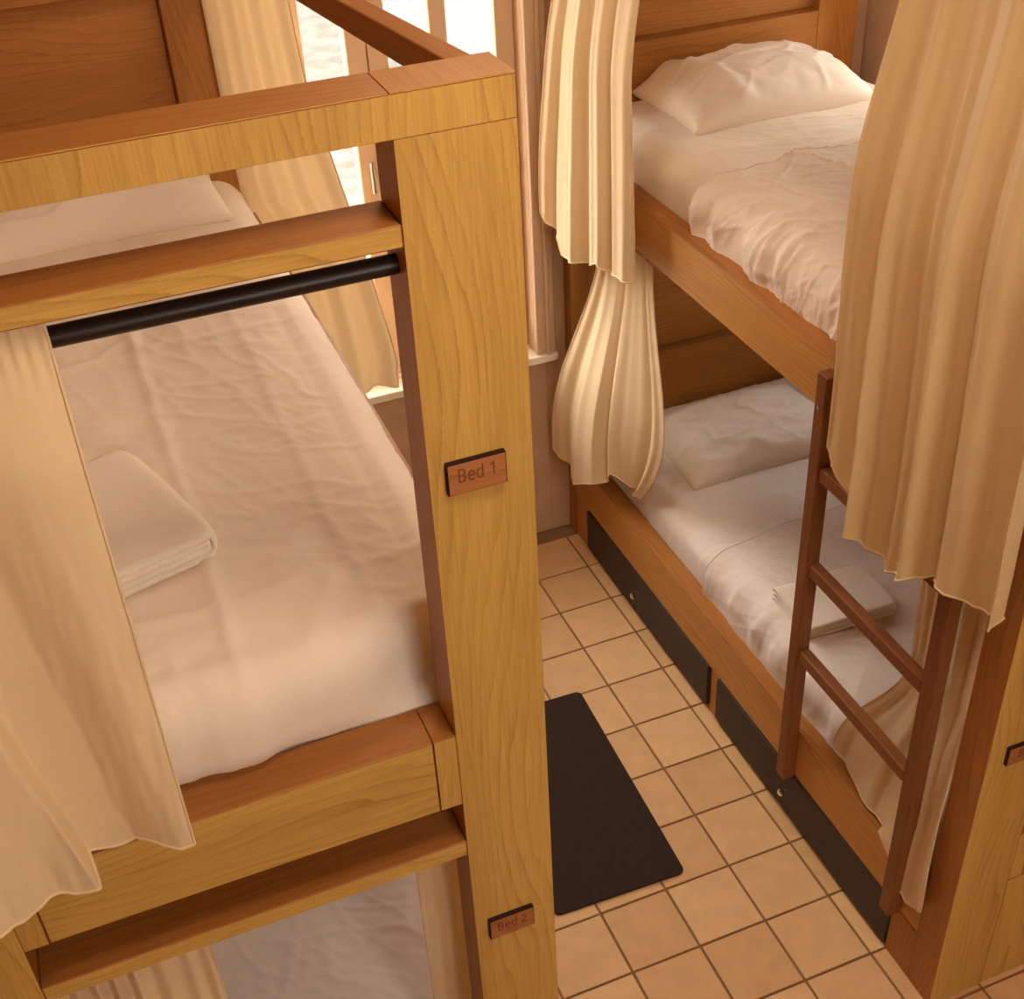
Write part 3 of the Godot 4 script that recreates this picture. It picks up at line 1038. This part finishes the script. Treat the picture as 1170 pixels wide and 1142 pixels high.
	var wl := [[0.80, -0.757], [1.50, -0.757], [1.54, -0.79], [1.75, -0.80], [2.6, -0.812]]
	var f9 := func(u: float, v: float) -> Vector3:
		var y := lerpf(2.58, 0.862 - 0.02 * u, v)
		var x := lerpf(tablel(wl, y), tablel(wr, y), u)
		var z := -0.178 + (0.010 + 0.010 * v) * sin(u * TAU * 3.2 + 0.6) - 0.012 * v
		return Vector3(x, y, z)
	var wc := solo("window_curtain", sheet_mesh(f9, 110, 90, "br"), M.curtain, "straw coloured curtain hanging to the sill at the left of the window", "curtain")
	var wrod := part("curtain_rod", tube_mesh([Vector3(-0.86, 2.60, -0.18), Vector3(0.20, 2.60, -0.18)], 0.01, 12), M.rod, wc)
	for x in [-0.84, 0.18]:
		part("bracket", box_mesh(Vector3(x - 0.008, 2.585, BACK_Z), Vector3(x + 0.008, 2.612, -0.172), 0.002), M.rod, wrod)

# ------------------------------------------------------------------ floor mat
func build_floor_mat() -> void:
	var st := tool()
	var pts := []
	var hw := 0.198
	var hd := 0.392
	var r := 0.02
	for c in [[1, 1, 0.0], [-1, 1, 0.5], [-1, -1, 1.0], [1, -1, 1.5]]:
		for k in 7:
			var a: float = (c[2] + 0.5 * k / 6.0) * PI
			pts.append(Vector2(c[0] * (hw - r) + r * cos(a), c[1] * (hd - r) + r * sin(a)))
	var n := pts.size()
	var z := Vector2.ZERO
	for k in n:
		var a: Vector2 = pts[k]
		var b: Vector2 = pts[(k + 1) % n]
		var ia := a * (1.0 - 0.003 / a.length())
		var ib := b * (1.0 - 0.003 / b.length())
		var out := Vector3(a.x, 0, a.y).normalized()
		var up := Vector3.UP
		tri(st, [Vector3(a.x, 0, a.y), Vector3(b.x, 0, b.y), Vector3(b.x, 0.005, b.y)], [out, out, out], [z, z, z], out)
		tri(st, [Vector3(a.x, 0, a.y), Vector3(b.x, 0.005, b.y), Vector3(a.x, 0.005, a.y)], [out, out, out], [z, z, z], out)
		tri(st, [Vector3(a.x, 0.005, a.y), Vector3(b.x, 0.005, b.y), Vector3(ib.x, 0.007, ib.y)], [out, out, up], [z, z, z], out + up)
		tri(st, [Vector3(a.x, 0.005, a.y), Vector3(ib.x, 0.007, ib.y), Vector3(ia.x, 0.007, ia.y)], [out, up, up], [z, z, z], out + up)
		tri(st, [Vector3(0, 0.007, 0), Vector3(ia.x, 0.007, ia.y), Vector3(ib.x, 0.007, ib.y)], [up, up, up], [z, z, z], up)
	var m := solo("floor_mat", st.commit(), M.mat, "dark brown rectangular floor mat with rounded corners on the tiles", "mat", Vector3(-0.309, 0.0005, 0.976))
	m.rotation.y = -0.032

# ------------------------------------------------------------------ lamps (above the frame)
func build_lamps() -> void:
	for q in LAMPS:
		var o := thing("ceiling_lamp", q[3], "lamp", Vector3(q[0], 3.55, q[1]), "ceiling lamps above the aisle")
		part("canopy", lathe_mesh([Vector2(0.0001, 0.0), Vector2(0.06, 0.0), Vector2(0.06, -0.03), Vector2(0.0001, -0.03)]), M.frame, o)
		var gl := StandardMaterial3D.new()
		gl.albedo_color = Color(1, 0.92, 0.8)
		gl.emission_enabled = true
		gl.emission = Color(1.0, 0.88, 0.72)
		gl.emission_energy_multiplier = 2.0
		part("lamp_disc", lathe_mesh([Vector2(0.0001, -0.03), Vector2(0.24, -0.03), Vector2(0.25, -0.045), Vector2(0.24, -0.07), Vector2(0.0001, -0.075)], 36), gl, o)
		var l := AreaLight3D.new()
		l.name = "lamp_light"
		l.area_size = Vector2(0.48, 0.48)
		l.light_color = Color(1.0, 0.90, 0.775)
		l.light_energy = q[2]
		l.shadow_enabled = true
		l.area_range = 12.0
		l.area_attenuation = 2.0
		l.rotation.x = -PI * 0.5
		l.position = Vector3(0, -0.085, 0)
		o.add_child(l)

const LAMPS := [[-0.55, 2.55, 1.55, "round ceiling lamp above the near end of the left bunk"], [-0.3, 4.3, 1.3, "round ceiling lamp farthest from the window"], [-0.35, 0.85, 1.2, "round ceiling lamp above the aisle nearest the window"]]
